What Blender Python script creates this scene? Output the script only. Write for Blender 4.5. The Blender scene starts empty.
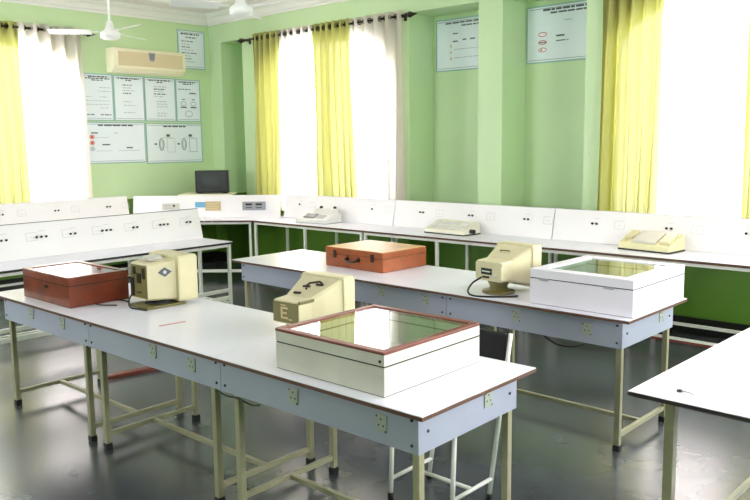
import bpy, bmesh, math, random
from mathutils import Vector, Matrix
random.seed(7)
S = bpy.context.scene
COL = S.collection
PI = math.pi

# ------------------------------------------------------------------ helpers
def lin(c):
    o = []
    for v in c:
        v /= 255.0
        o.append(v / 12.92 if v <= 0.04045 else ((v + 0.055) / 1.055) ** 2.4)
    return (o[0], o[1], o[2], 1.0)

def mat(name, c, rough=0.5, spec=0.5, metal=0.0, var=0.0, scale=8.0, bump=0.0, coat=0.0):
    m = bpy.data.materials.new(name); m.use_nodes = True
    nt = m.node_tree; b = nt.nodes['Principled BSDF']
    L = lin(c)
    b.inputs['Base Color'].default_value = L
    b.inputs['Roughness'].default_value = rough
    b.inputs['Specular IOR Level'].default_value = spec
    b.inputs['Metallic'].default_value = metal
    b.inputs['Coat Weight'].default_value = coat
    if var or bump:
        tc = nt.nodes.new('ShaderNodeTexCoord')
        n = nt.nodes.new('ShaderNodeTexNoise'); n.inputs['Scale'].default_value = scale
        n.inputs['Detail'].default_value = 5
        nt.links.new(tc.outputs['Object'], n.inputs['Vector'])
        if var:
            r = nt.nodes.new('ShaderNodeValToRGB')
            r.color_ramp.elements[0].position = 0.3; r.color_ramp.elements[1].position = 0.7
            r.color_ramp.elements[0].color = tuple(max(0, x * (1 - var)) for x in L[:3]) + (1,)
            r.color_ramp.elements[1].color = tuple(min(1, x * (1 + var)) for x in L[:3]) + (1,)
            nt.links.new(n.outputs['Fac'], r.inputs['Fac']); nt.links.new(r.outputs['Color'], b.inputs['Base Color'])
        if bump:
            bp = nt.nodes.new('ShaderNodeBump'); bp.inputs['Strength'].default_value = bump
            bp.inputs['Distance'].default_value = 0.01
            nt.links.new(n.outputs['Fac'], bp.inputs['Height']); nt.links.new(bp.outputs['Normal'], b.inputs['Normal'])
    return m

def B(): return bmesh.new()

def box(bm, x0, x1, y0, y1, z0, z1, bev=0.0, mi=0, M=None):
    vs = [bm.verts.new((x, y, z)) for x in (x0, x1) for y in (y0, y1) for z in (z0, z1)]
    q = [(0, 1, 3, 2), (4, 6, 7, 5), (0, 4, 5, 1), (2, 3, 7, 6), (0, 2, 6, 4), (1, 5, 7, 3)]
    fs = [bm.faces.new([vs[i] for i in f]) for f in q]
    for f in fs: f.material_index = mi
    if bev > 0:
        es = list({e for f in fs for e in f.edges})
        r = bmesh.ops.bevel(bm, geom=es, offset=bev, segments=2, affect='EDGES', profile=0.5)
        vs = list({v for f in r['faces'] for v in f.verts} | {v for v in vs if v.is_valid})
        for f in r['faces']: f.material_index = mi
    if M is not None: bmesh.ops.transform(bm, matrix=M, verts=[v for v in vs if v.is_valid])
    return fs

def loft(bm, rings, cap=True, mi=0, closed=True):
    R = [[bm.verts.new(p) for p in r] for r in rings]
    n = len(R[0]); fs = []
    for a, b in zip(R, R[1:]):
        for i in range(n if closed else n - 1):
            j = (i + 1) % n
            f = bm.faces.new((a[i], a[j], b[j], b[i])); f.material_index = mi; fs.append(f)
    if cap and closed:
        f = bm.faces.new(list(reversed(R[0]))); f.material_index = mi
        f = bm.faces.new(R[-1]); f.material_index = mi
    return fs

def lathe(bm, prof, c=(0, 0, 0), n=20, mi=0, M=None, smooth=True):
    rings = [[(c[0] + r * math.cos(2 * PI * i / n), c[1] + r * math.sin(2 * PI * i / n), c[2] + z) for i in range(n)] for r, z in prof]
    if M is not None: rings = [[tuple(M @ Vector(p)) for p in r] for r in rings]
    fs = loft(bm, rings, mi=mi)
    if smooth:
        for f in fs: f.smooth = True

def tube(bm, pts, r, n=10, mi=0):
    pts = [Vector(p) for p in pts]; rings = []
    up = Vector((0, 0, 1))
    for i, p in enumerate(pts):
        d = (pts[min(i + 1, len(pts) - 1)] - pts[max(i - 1, 0)]).normalized()
        a = d.cross(up)
        if a.length < 1e-3: a = d.cross(Vector((1, 0, 0)))
        a.normalize(); b = a.cross(d)
        rings.append([tuple(p + r * (math.cos(2 * PI * k / n) * a + math.sin(2 * PI * k / n) * b)) for k in range(n)])
    for f in loft(bm, rings, mi=mi): f.smooth = True

def prism(bm, poly, axis, a0, a1, mi=0):
    """extrude a 2D polygon along an axis; poly holds the two other coordinates in order"""
    def P(p, a):
        return {'x': (a, p[0], p[1]), 'y': (p[0], a, p[1]), 'z': (p[0], p[1], a)}[axis]
    return loft(bm, [[P(p, a0) for p in poly], [P(p, a1) for p in poly]], mi=mi)

def obj(name, bm, m, parent=None, loc=None, rz=0, rot=None):
    bmesh.ops.recalc_face_normals(bm, faces=bm.faces[:])
    me = bpy.data.meshes.new(name); bm.to_mesh(me); bm.free()
    for x in (m if isinstance(m, (list, tuple)) else [m]): me.materials.append(x)
    o = bpy.data.objects.new(name, me); COL.objects.link(o)
    if parent: o.parent = parent
    if loc: o.location = loc
    if rot: o.rotation_euler = rot
    elif rz: o.rotation_euler = (0, 0, rz)
    return o

def tag(o, label, cat, group=None):
    o['label'] = label; o['category'] = cat
    if group: o['group'] = group
    return o

def thing(name, label, cat, loc=(0, 0, 0), rz=0, group=None):
    o = bpy.data.objects.new(name, None); COL.objects.link(o); o.empty_display_size = 0.1
    o.location = loc; o.rotation_euler = (0, 0, rz)
    return tag(o, label, cat, group)

def struct(name, bm, m):
    o = obj(name, bm, m); o['kind'] = 'structure'; return o

def wall_strip(bm, axis, p0, p1, u0, u1, z0, z1, ops, mi=0):
    """wall between planes p0 (room side) and p1, along u, with arched openings (ua, ub, sill, spring, rise)"""
    def P(u, p, z): return (u, p, z) if axis == 'x' else (p, u, z)
    def quad(*pts):
        f = bm.faces.new([bm.verts.new(q) for q in pts]); f.material_index = mi
    def panel(a, b, za0, za1, zb0, zb1):
        for p in (p0, p1): quad(P(a, p, za0), P(b, p, zb0), P(b, p, zb1), P(a, p, za1))
    cur = u0
    for ua, ub, sill, spring, rise in sorted(ops):
        panel(cur, ua, z0, z1, z0, z1)
        panel(ua, ub, z0, sill, z0, sill)
        N = 18; top = []
        for i in range(N + 1):
            t = i / N; top.append((ua + (ub - ua) * t, spring + rise * math.sqrt(max(0, 1 - (2 * t - 1) ** 2))))
        for a, b in zip(top, top[1:]):
            panel(a[0], b[0], a[1], z1, b[1], z1)
        per = [(ua, sill)] + top + [(ub, sill)]
        for a, b in zip(per, per[1:] + per[:1]):
            quad(P(a[0], p0, a[1]), P(b[0], p0, b[1]), P(b[0], p1, b[1]), P(a[0], p1, a[1]))
        cur = ub
    panel(cur, u1, z0, z1, z0, z1)
    for u in (u0, u1): quad(P(u, p0, z0), P(u, p1, z0), P(u, p1, z1), P(u, p0, z1))
    for z in (z0, z1): quad(P(u0, p0, z), P(u1, p0, z), P(u1, p1, z), P(u0, p1, z))

# ------------------------------------------------------------------ materials
def wall_material():
    m = bpy.data.materials.new('green_wall_paint'); m.use_nodes = True
    nt = m.node_tree; b = nt.nodes['Principled BSDF']; N = nt.nodes.new; L = nt.links.new
    geo = N('ShaderNodeNewGeometry'); sep = N('ShaderNodeSeparateXYZ'); L(geo.outputs['Position'], sep.inputs[0])
    st = N('ShaderNodeMath'); st.operation = 'GREATER_THAN'; st.inputs[1].default_value = 1.0
    L(sep.outputs['Z'], st.inputs[0])
    mx = N('ShaderNodeMix'); mx.data_type = 'RGBA'
    mx.inputs['A'].default_value = lin(DADO); mx.inputs['B'].default_value = lin(WALL)
    L(st.outputs[0], mx.inputs['Factor'])
    n = N('ShaderNodeTexNoise'); n.inputs['Scale'].default_value = 1.3; n.inputs['Detail'].default_value = 6
    L(geo.outputs['Position'], n.inputs['Vector'])
    mr = N('ShaderNodeMapRange'); mr.inputs['To Min'].default_value = 0.93; mr.inputs['To Max'].default_value = 1.05
    L(n.outputs['Fac'], mr.inputs['Value'])
    mul = N('ShaderNodeMix'); mul.data_type = 'RGBA'; mul.blend_type = 'MULTIPLY'; mul.inputs['Factor'].default_value = 1
    L(mx.outputs['Result'], mul.inputs['A'])
    cb = N('ShaderNodeCombineColor')
    for k in range(3): L(mr.outputs[0], cb.inputs[k])
    L(cb.outputs[0], mul.inputs['B']); L(mul.outputs['Result'], b.inputs['Base Color'])
    b.inputs['Roughness'].default_value = 0.42
    return m

WALL = (196, 221, 175); DADO = (84, 124, 36)
M = {}
M['wall'] = wall_material()
M['ceiling'] = mat('ceiling_white', (232, 226, 226), 0.8)
M['cornice'] = mat('plaster_cornice', (238, 236, 234), 0.7)
M['skirt'] = mat('black_skirting', (18, 18, 16), 0.35)
M['lam'] = mat('white_laminate', (234, 233, 246), 0.26, 0.5, var=0.015, scale=3)
M['lamR'] = mat('grey_lilac_laminate', (226, 216, 232), 0.30, 0.5, var=0.02, scale=3)
M['edge'] = mat('brown_laminate_edge', (86, 54, 36), 0.5, var=0.15, scale=20)
M['edged'] = mat('dark_laminate_edge', (40, 28, 24), 0.5)
M['apron'] = mat('blue_grey_apron_board', (158, 162, 180), 0.45, 0.4, var=0.03, scale=4)
M['panel'] = mat('white_demo_board', (240, 236, 240), 0.35, var=0.012, scale=3)
M['leg'] = mat('cream_painted_steel', (152, 148, 120), 0.4, 0.5, var=0.06, scale=30)
M['legw'] = mat('white_painted_steel', (228, 228, 222), 0.4)
M['rubber'] = mat('black_rubber', (20, 20, 20), 0.7)
M['black'] = mat('black_plastic', (16, 16, 18), 0.4)
M['ink'] = mat('dark_print', (84, 92, 104), 0.7)
M['inkpale'] = mat('pale_print', (176, 188, 200), 0.7)
M['faint'] = mat('faint_grey_diagram', (208, 204, 210), 0.6)
M['redink'] = mat('red_print', (206, 84, 60), 0.7)
M['board'] = mat('pale_blue_chart', (230, 239, 248), 0.25)
M['bframe'] = mat('teal_chart_frame', (146, 184, 184), 0.4)
M['bframed'] = mat('dark_teal_rule', (92, 122, 128), 0.5)
M['wood'] = mat('red_brown_varnished_wood', (106, 40, 14), 0.3, 0.5, var=0.35, scale=9, coat=0.15)
M['wood2'] = mat('orange_brown_varnished_wood', (140, 66, 20), 0.35, 0.5, var=0.25, scale=9, coat=0.1)
M['woodtop'] = mat('worn_tan_wood', (196, 154, 96), 0.4, var=0.16, scale=6)
M['redrim'] = mat('red_oxide_rim', (112, 48, 32), 0.4, var=0.15, scale=15)
M['wbox'] = mat('worn_white_paint', (198, 194, 186), 0.5, var=0.06, scale=6)
M['wboxc'] = mat('lilac_white_paint', (222, 216, 228), 0.4, var=0.02, scale=6)
M['inside'] = mat('pale_case_lining', (226, 228, 220), 0.7)
M['beige'] = mat('aged_beige_enamel', (206, 197, 162), 0.4, var=0.05, scale=7)
M['beiged'] = mat('olive_dark_enamel', (104, 96, 48), 0.45, var=0.06, scale=7)
M['cream'] = mat('cream_plastic', (226, 220, 176), 0.45)
M['grey'] = mat('light_grey_plastic', (214, 214, 212), 0.45)
M['greyd'] = mat('mid_grey_plastic', (150, 152, 160), 0.45)
M['brass'] = mat('dark_bronze', (46, 34, 26), 0.4, metal=0.5)
M['steel'] = mat('chrome_steel', (200, 200, 205), 0.2, metal=1.0)
M['tvs'] = mat('tv_screen_glass', (58, 64, 66), 0.08, 0.6)
M['fan'] = mat('white_fan_enamel', (240, 242, 242), 0.35)
M['acb'] = mat('cream_ac_case', (240, 235, 208), 0.45)
M['acg'] = mat('tan_ac_grille', (212, 198, 164), 0.5)
M['tan'] = mat('tan_card', (190, 168, 124), 0.6)
M['blue'] = mat('sky_blue_card', (110, 172, 206), 0.6)
M['pinkp'] = mat('pink_paper', (196, 120, 130), 0.7)
M['plate'] = mat('cream_socket_plate', (160, 166, 154), 0.4)

def glass_mat(name, tint=(1, 1, 1, 1), refl=0.08, rough=0.02):
    m = bpy.data.materials.new(name); m.use_nodes = True
    nt = m.node_tree; N = nt.nodes.new; L = nt.links.new
    nt.nodes.remove(nt.nodes['Principled BSDF'])
    t = N('ShaderNodeBsdfTransparent'); t.inputs['Color'].default_value = tint
    g = N('ShaderNodeBsdfGlossy'); g.inputs['Roughness'].default_value = rough
    lw = N('ShaderNodeLayerWeight'); lw.inputs['Blend'].default_value = 0.5
    pw = N('ShaderNodeMath'); pw.operation = 'POWER'; pw.inputs[1].default_value = 5.0; L(lw.outputs['Facing'], pw.inputs[0])
    f = N('ShaderNodeMath'); f.operation = 'MULTIPLY_ADD'; f.inputs[1].default_value = 1 - refl; f.inputs[2].default_value = refl; L(pw.outputs[0], f.inputs[0])
    mx = N('ShaderNodeMixShader'); L(f.outputs[0], mx.inputs[0]); L(t.outputs[0], mx.inputs[1]); L(g.outputs[0], mx.inputs[2])
    L(mx.outputs[0], nt.nodes['Material Output'].inputs['Surface'])
    return m
M['glass'] = glass_mat('window_glass', refl=0.06)
M['caseglass'] = glass_mat('case_glass', (0.93, 0.97, 0.95, 1), refl=0.05)

def cloth_mat(name, c, transp, transl, tc=None):
    m = bpy.data.materials.new(name); m.use_nodes = True
    nt = m.node_tree; N = nt.nodes.new; L = nt.links.new
    nt.nodes.remove(nt.nodes['Principled BSDF'])
    d = N('ShaderNodeBsdfDiffuse'); d.inputs['Color'].default_value = lin(c)
    t = N('ShaderNodeBsdfTranslucent'); t.inputs['Color'].default_value = lin(tc or c)
    tr = N('ShaderNodeBsdfTransparent')
    a = N('ShaderNodeMixShader'); a.inputs[0].default_value = transl
    L(d.outputs[0], a.inputs[1]); L(t.outputs[0], a.inputs[2])
    b = N('ShaderNodeMixShader'); b.inputs[0].default_value = transp
    L(a.outputs[0], b.inputs[1]); L(tr.outputs[0], b.inputs[2])
    L(b.outputs[0], nt.nodes['Material Output'].inputs['Surface'])
    return m
M['sheer'] = cloth_mat('white_sheer_voile', (232, 222, 220), 0.05, 0.6)
M['yellow'] = cloth_mat('yellow_green_curtain_cloth', (178, 176, 112), 0.01, 0.17, (152, 149, 80))

def floor_mat():
    m = bpy.data.materials.new('polished_stone_floor'); m.use_nodes = True
    nt = m.node_tree; b = nt.nodes['Principled BSDF']; N = nt.nodes.new; L = nt.links.new
    geo = N('ShaderNodeNewGeometry')
    n2 = N('ShaderNodeTexNoise'); n2.inputs['Scale'].default_value = 1.6; n2.inputs['Detail'].default_value = 4
    for n in (n2,): L(geo.outputs['Position'], n.inputs['Vector'])
    r = N('ShaderNodeValToRGB')
    r.color_ramp.elements[0].position = 0.35; r.color_ramp.elements[0].color = lin((58, 62, 66))
    r.color_ramp.elements[1].position = 0.68; r.color_ramp.elements[1].color = lin((80, 85, 91))
    L(n2.outputs['Fac'], r.inputs['Fac']); L(r.outputs['Color'], b.inputs['Base Color'])
    mr = N('ShaderNodeMapRange'); mr.inputs['To Min'].default_value = 0.21; mr.inputs['To Max'].default_value = 0.26
    L(n2.outputs['Fac'], mr.inputs['Value']); L(mr.outputs[0], b.inputs['Roughness'])
    b.inputs['Specular IOR Level'].default_value = 1.0
    return m
M['floor'] = floor_mat()

# ------------------------------------------------------------------ room shell
XL, XR, YF, YB = -9.30, 2.60, -2.40, 6.80
ZC = 3.50
bm = B(); box(bm, XL - .3, XR + .3, YF - .3, YB + .7, -.10, 0); struct('floor', bm, M['floor'])
bm = B(); box(bm, XL - .3, XR + .3, YF - .3, YB + .7, ZC, ZC + .12); struct('ceiling', bm, M['ceiling'])

W1 = (-8.20, -5.90, 0.92, 2.52, 0.48)     # arched openings of the back wall
W2 = (-3.26, -0.94, 0.92, 2.52, 0.48)
FILL_W3 = (-.20, 2.10, 0.92, 2.55, 0.56)  # unseen opening further right, added to light the table tops
WA = (2.62, 4.80, 0.92, 2.46, 0.50)       # left wall
bm = B()
T = .45
def pil(x0, x1): box(bm, x0, x1, YB, YB + T, 0, ZC)
def rec(x0, x1, d=.44):
    box(bm, x0, x1, YB + d, YB + d + .1, 0, 3.115)
    box(bm, x0, x1, YB, YB + d + .1, 3.115, ZC)
pil(XL, -9.03); rec(-9.03, -8.56); pil(-8.56, -8.40)
wall_strip(bm, 'x', YB, YB + .22, -8.40, -5.72, 0, ZC, [W1])
pil(-5.72, -5.62); rec(-5.62, -4.69); pil(-4.69, -4.40); rec(-4.40, -3.49); pil(-3.49, -3.40)
wall_strip(bm, 'x', YB, YB + .22, -3.40, XR, 0, ZC, [W2, FILL_W3])
struct('wall_back', bm, M['wall'])
bm = B(); wall_strip(bm, 'y', XL, XL - .22, YF, YB + .5, 0, ZC, [WA]); struct('wall_left', bm, M['wall'])
FILL_FW = [(-7.8, -5.8, 1.3, 2.9, .02)]  # invented opening behind the camera, sized as fill for the back wall
FILL_RW = [(1.6, 3.2, .95, 3.0, .02)]  # invented opening out of view, added to light faces turned right
bm = B(); wall_strip(bm, 'x', YF, YF - .22, XL, XR, 0, ZC, FILL_FW); struct('wall_front', bm, M['wall'])
bm = B(); wall_strip(bm, 'y', XR, XR + .22, YF, YB + .5, 0, ZC, FILL_RW); struct('wall_right', bm, M['wall'])

def cornice(axis, p, s, u0, u1):
    """plaster moulding profile at the ceiling; s points into the room"""
    prof = [(0, ZC), (0, 3.36), (.025, 3.36), (.03, 3.385), (.05, 3.395), (.06, 3.42), (.085, 3.45), (.12, 3.465), (.13, 3.48), (.16, 3.485), (.165, ZC)]
    q = B()
    prism(q, [(p + s * a, z) for a, z in prof], axis, u0, u1)
    return q
struct('trim_1', cornice('x', YB, -1, XL, XR), M['cornice'])
struct('trim_2', cornice('y', XL, 1, YF, YB), M['cornice'])
struct('trim_3', cornice('x', YF, 1, XL, XR), M['cornice'])
struct('trim_4', cornice('y', XR, -1, YF, YB), M['cornice'])
# raised moulding frame on the ceiling, set in from the walls
bm = B()
o_ = .62
for (a, b_, c, d) in ((XL + o_, XR - o_, YB - o_ - .10, YB - o_), (XL + o_, XR - o_, YF + o_, YF + o_ + .10),
                      (XL + o_, XL + o_ + .10, YF + o_ + .10, YB - o_ - .10), (XR - o_ - .10, XR - o_, YF + o_ + .10, YB - o_ - .10)):
    box(bm, a, b_, c, d, ZC - .03, ZC, .008)
struct('trim_5', bm, M['cornice'])
bm = B()
for a, b_ in ((XL, -9.03), (-8.56, -5.62), (-4.69, -4.40), (-3.49, XR)): box(bm, a, b_, YB - .015, YB, 0, .15)
struct('baseboard_back', bm, M['skirt'])
bm = B(); box(bm, XL, XL + .015, YF, YB - .015, 0, .15); struct('baseboard_left', bm, M['skirt'])

# windows: frame, glass; the first three are real, the rest added for light
def window(n, axis, p, op, arched=True):
    ua, ub, sill, spring, rise = op
    def P(u, q, z): return (u, q, z) if axis == 'x' else (q, u, z)
    N = 18
    def perim(d):
        out = [(ua + d, sill + d)]
        for i in range(N + 1):
            t = PI - PI * i / N
            out.append(((ua + ub) / 2 + ((ub - ua) / 2 - d) * math.cos(t), spring + max(rise - d, .0) * math.sin(t) if rise > .1 else spring - d * .5))
        out.append((ub - d, sill + d)); return out
    o, i_ = perim(0), perim(.05)
    bm = B()
    rings = []
    for (a, b_) in zip(o, i_):
        rings.append([P(a[0], p, a[1]), P(b_[0], p, b_[1]), P(b_[0], p + .05, b_[1]), P(a[0], p + .05, a[1])])
    rings.append(rings[0])
    loft(bm, rings, cap=False)
    mid = (ua + ub) / 2
    if axis == 'x': box(bm, mid - .02, mid + .02, p + .005, p + .045, sill + .03, spring + rise - .03)
    else: box(bm, p + .005, p + .045, mid - .02, mid + .02, sill + .03, spring + rise - .03)
    f = obj('window_%d' % n, bm, M['legw']); f['kind'] = 'structure'
    g = B(); vs = [g.verts.new(P(u, p + .025, z)) for u, z in perim(.03)]; g.faces.new(vs)
    obj('pane', g, M['glass'], f)
window(1, 'y', XL - .15, WA)
window(2, 'x', YB + .10, W1)
window(3, 'x', YB + .10, W2)
window(4, 'x', YB + .10, FILL_W3)  # added window, out of view, for fill light
k = 5
for w in FILL_FW: window(k, 'x', YF - .15, w); k += 1  # added fill window in the unseen front wall
for w in FILL_RW: window(k, 'y', XR + .10, w); k += 1  # added fill window in the unseen right wall

# ------------------------------------------------------------------ curtains and rods
def rod(label, axis, p, u0, u1, z, brackets):
    t = thing('curtain_rod', label, 'curtain rod', (((u0 + u1) / 2, p, z) if axis == 'x' else (p, (u0 + u1) / 2, z)), 0 if axis == 'x' else PI / 2)
    h = (u1 - u0) / 2
    bm = B(); tube(bm, [(-h, 0, 0), (h, 0, 0)], .013, 12); obj('rod', bm, M['brass'], t)
    for s in (-1, 1):
        bm = B()
        R = Matrix.Rotation(s * PI / 2, 4, 'Y')
        lathe(bm, [(.0, -.01), (.022, 0), (.024, .012), (.014, .02), (.03, .045), (.034, .06), (.024, .085), (.012, .12), (.002, .165)], (0, 0, 0), 14,
              M=Matrix.Translation((s * h, 0, 0)) @ R)
        obj('finial', bm, M['brass'], t)
    for u in brackets:
        bm = B(); s = 1
        u_ = u - (u0 + u1) / 2
        box(bm, u_ - .008, u_ + .008, -.006, BR, -.018, -.006); box(bm, u_ - .02, u_ + .02, BR - .006, BR, -.05, .03)
        obj('bracket', bm, M['brass'], t)
    return t
BR = .07 - .002
YC = YB - .07; XC = XL + .07
ZR = 3.08
rod('dark bronze curtain rod over the middle window of the long wall', 'x', YC, -8.43, -5.60, ZR, (-8.38, -5.66))
rod('dark bronze curtain rod over the right window, at the picture top edge', 'x', YC, -3.36, -.80, ZR, (-3.33, -.86))
rod('dark bronze curtain rod over the left wall window', 'y', XC, 2.4, 4.87, ZR, (2.45, 4.84))

def curtain(label, axis, p, u0, u1, m, waves, amp=.048, zt=None, zb=.83, b0=0, b1=0, eyelets=True):
    """wavy cloth hung by eyelets; b0/b1 shift the lower corners sideways"""
    zt = zt or ZR + .06
    bm = B(); nu = waves * 12; nz = 16; rows = []
    for j in range(nz + 1):
        v = j / nz; z = zt + (zb - zt) * v; row = []
        for i in range(nu + 1):
            s = i / nu
            u = u0 + (u1 - u0) * s + (b0 * (1 - s) + b1 * s) * v ** 1.5
            am = amp * (1 - .18 * math.sin(3 * v + s * 9))
            ph = 2 * PI * waves * s + .35 * math.sin(2.2 * v + 5 * s)
            off = am * math.sin(ph) + .006 * math.sin(7 * s + 4 * v)
            u += v * .018 * math.sin(2 * ph + 1.0) * (u1 - u0) / waves / .11
            row.append(bm.verts.new((u, p + off, z) if axis == 'x' else (p + off, u, z)))
        rows.append(row)
    for a, b_ in zip(rows, rows[1:]):
        for i in range(nu):
            f = bm.faces.new((a[i], a[i + 1], b_[i + 1], b_[i])); f.smooth = True
    o = obj('curtain', bm, m); tag(o, label, 'curtain')
    if eyelets:
        for kx in range(2 * waves):
            u = u0 + (u1 - u0) * (kx + .5 * 0) / (2 * waves)
            if kx == 0: continue
            e = B()
            R_, r_ = .026, .006
            rings = []
            for a in range(14):
                A = 2 * PI * a / 14
                rings.append([((R_ + r_ * math.cos(2 * PI * b_ / 6)) * math.cos(A), r_ * math.sin(2 * PI * b_ / 6), (R_ + r_ * math.cos(2 * PI * b_ / 6)) * math.sin(A)) for b_ in range(6)])
            rings.append(rings[0]); loft(e, rings, cap=False)
            obj('eyelet', e, M['brass'], o, loc=(u, p, ZR) if axis == 'x' else (p, u, ZR), rz=(PI / 2 - .3) if axis == 'x' else .3)
    return o
curtain('yellow-green curtain at the left edge of the middle window', 'x', YC, -8.24, -7.72, M['yellow'], 5, b0=-.02, b1=-.05)
curtain('white sheer curtain between the two yellow curtains of the middle window', 'x', YC, -7.72, -7.10, M['sheer'], 5, b0=-.05, b1=.02)
curtain('yellow-green curtain in the centre of the middle window', 'x', YC, -7.10, -6.46, M['yellow'], 6, b0=.02, b1=.10)
curtain('white sheer curtain at the right end of the middle window', 'x', YC, -6.46, -5.66, M['sheer'], 5, b0=.10, b1=0)
curtain('tall yellow-green curtain beside the pillar at the right window', 'x', YC, -3.30, -2.74, M['yellow'], 5, b0=-.03, b1=-.02)
curtain('white sheer curtain filling the right window, glowing white', 'x', YC, -2.74, -2.06, M['sheer'], 5, b0=-.02)
curtain('yellow curtain cut off by the right edge of the picture', 'x', YC, -2.06, -1.42, M['yellow'], 5)
curtain('yellow-green curtain on the left wall window at the picture edge', 'y', XC, 3.30, 4.06, M['yellow'], 6)
curtain('white sheer curtain on the left wall window beside the charts', 'y', XC, 4.06, 4.84, M['sheer'], 5)

# ------------------------------------------------------------------ wall charts
def chart(label, loc, rz, w, h, lines, draw=None, group=None, dark=False):
    """framed chart: local x to the right, z up, faces local -y, back at y=0"""
    t = thing('wall_chart', label, 'chart', loc, rz, group)
    bm = B(); f = .014
    for a in ((0, w, 0, f), (0, w, h - f, h), (0, f, f, h - f), (w - f, w, f, h - f)):
        box(bm, a[0], a[1], -.009, -.0005, a[2], a[3], .002)
    obj('frame', bm, M['bframe'], t)
    bm = B(); box(bm, .004, w - .004, -.006, -.001, .004, h - .004, mi=4)
    for a in ((.03, w - .03, .03, .034), (.03, w - .03, h - .034, h - .03)):
        box(bm, a[0], a[1], -.0072, -.006, a[2], a[3])
    rnd = random.Random(label)
    for (x0, x1, z, th, kind) in lines:      # a printed line is a row of words
        x = x0 * w
        while x < x1 * w:
            ln = rnd.uniform(.018, .06) * (w / .45 if w > .6 else 1); e = min(x + ln, x1 * w)
            if kind == 0: box(bm, x, e, -.0072, -.006, z * h, z * h + th, mi=0)
            else: box(bm, x, e, -.0072, -.006, z * h, z * h + th, mi=3)
            x = e + rnd.uniform(.008, .016)
    if draw: draw(bm, w, h)
    obj('board', bm, [M['ink'], M['redink'], M['bframed'], M['inkpale'], M['board']], t)
    return t
def bar(bm, x0, x1, z0, z1, mi=0): box(bm, min(x0, x1), max(x0, x1), -.0072, -.006, min(z0, z1), max(z0, z1), mi=mi)
def loop(bm, x0, x1, z0, z1, t=.006, mi=2):
    bar(bm, x0, x1, z0, z0 + t, mi); bar(bm, x0, x1, z1 - t, z1, mi); bar(bm, x0, x0 + t, z0, z1, mi); bar(bm, x1 - t, x1, z0, z1, mi)
def ring(bm, cx, cz, rx, rz_, t=.008, mi=2, n=16):
    for i in range(n):
        a, b_ = 2 * PI * i / n, 2 * PI * (i + 1) / n
        vs = [bm.verts.new((cx + (rx - d) * math.cos(q), -.0072, cz + (rz_ - d) * math.sin(q))) for q, d in ((a, 0), (b_, 0), (b_, t), (a, t))]
        bm.faces.new(vs).material_index = mi
XW = XL + .002
def lwall(y): return (XW, y)
# on the left wall local x must run towards +y and the face look to +x : rotate +90 deg
def lchart(label, y0, y1, z0, z1, lines, draw=None):
    return chart(label, (XW, y0, z0), PI / 2, y1 - y0, z1 - z0, lines, draw, 'charts on the left wall')
t3 = [(.2, .85, .92, .016, 0), (.1, .9, .885, .014, 0), (.3, .7, .85, .012, 0)]
lchart('framed text chart, first in the top row, beside the white curtain', 4.842, 5.262, 2.02, 2.612,
       t3 + [(.55, .9, .70, .01, 1), (.5, .95, .62, .01, 1), (.1, .3, .5, .01, 1), (.55, .8, .5, .01, 1), (.1, .9, .42, .008, 1), (.1, .85, .34, .008, 1), (.55, .85, .27, .008, 1), (.1, .35, .12, .012, 0), (.55, .9, .12, .012, 0)])
lchart('framed text chart, second in the top row, under the air conditioner', 5.268, 5.712, 2.02, 2.608,
       [(.15, .85, .92, .016, 0), (.4, .6, .88, .014, 0)] + [(.3, .3 + random.uniform(.25, .45), .78 - .06 * i, .012, 0 if i % 3 == 0 else 1) for i in range(4)] + [(.3, .6, .42, .01, 1), (.32, .7, .34, .01, 1), (.3, .68, .18, .01, 1)])
lchart('framed text chart, third in the top row, with a list of short lines', 5.718, 6.198, 2.02, 2.605,
       [(.15, .85, .92, .016, 0), (.4, .6, .88, .014, 0)] + [(.3, .3 + random.uniform(.3, .5), .78 - .055 * i, .013, 0 if i % 2 else 1) for i in range(5)] + [(.38, .72, .45 - .06 * i, .011, 1) for i in range(3)] + [(.38, .7, .18, .012, 1), (.38, .66, .12, .012, 1)])
def dq(bm, w, h):
    for cx in (.3, .7):
        bar(bm, (cx - .06) * w, (cx + .06) * w, .52 * h, .54 * h, 0); ring(bm, cx * w, .43 * h, .045, .03, .006, 2)
        bar(bm, (cx - .12) * w, (cx + .12) * w, .33 * h, .36 * h, 0)
    bar(bm, .55 * w, .82 * w, .665 * h, .69 * h, 0)
    ring(bm, .5 * w, .19 * h, .06, .045, .006, 2)
lchart('framed chart, fourth in the top row, with small circuit drawings', 6.204, 6.607, 2.02, 2.60,
       [(.15, .8, .92, .018, 0), (.3, .7, .88, .014, 0), (.1, .6, .76, .01, 0)], dq)
def d1(bm, w, h):
    for i, z in enumerate((.64, .50, .36)):
        bar(bm, .13 * w, .17 * w, (z - .03) * h, (z + .03) * h, 1 if i < 2 else 3); ring(bm, .15 * w, z * h, .035, .03, .008, 1 if i < 2 else 3)
    bar(bm, .14 * w, .24 * w, .72 * h, .75 * h, 0); bar(bm, .2 * w, .4 * w, .62 * h, .63 * h, 3); bar(bm, .3 * w, .42 * w, .44 * h, .47 * h, 0)
    bar(bm, .2 * w, .45 * w, .3 * h, .31 * h, 3); bar(bm, .55 * w, .9 * w, .3 * h, .312 * h, 3); bar(bm, .68 * w, .78 * w, .36 * h, .39 * h, 0); bar(bm, .5 * w, .55 * w, .72 * h, .74 * h, 3)
lchart('wide framed chart in the lower row with small red circuit marks', 4.80, 5.70, 1.475, 2.008, [(.25, .8, .90, .018, 0)], d1)
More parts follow.
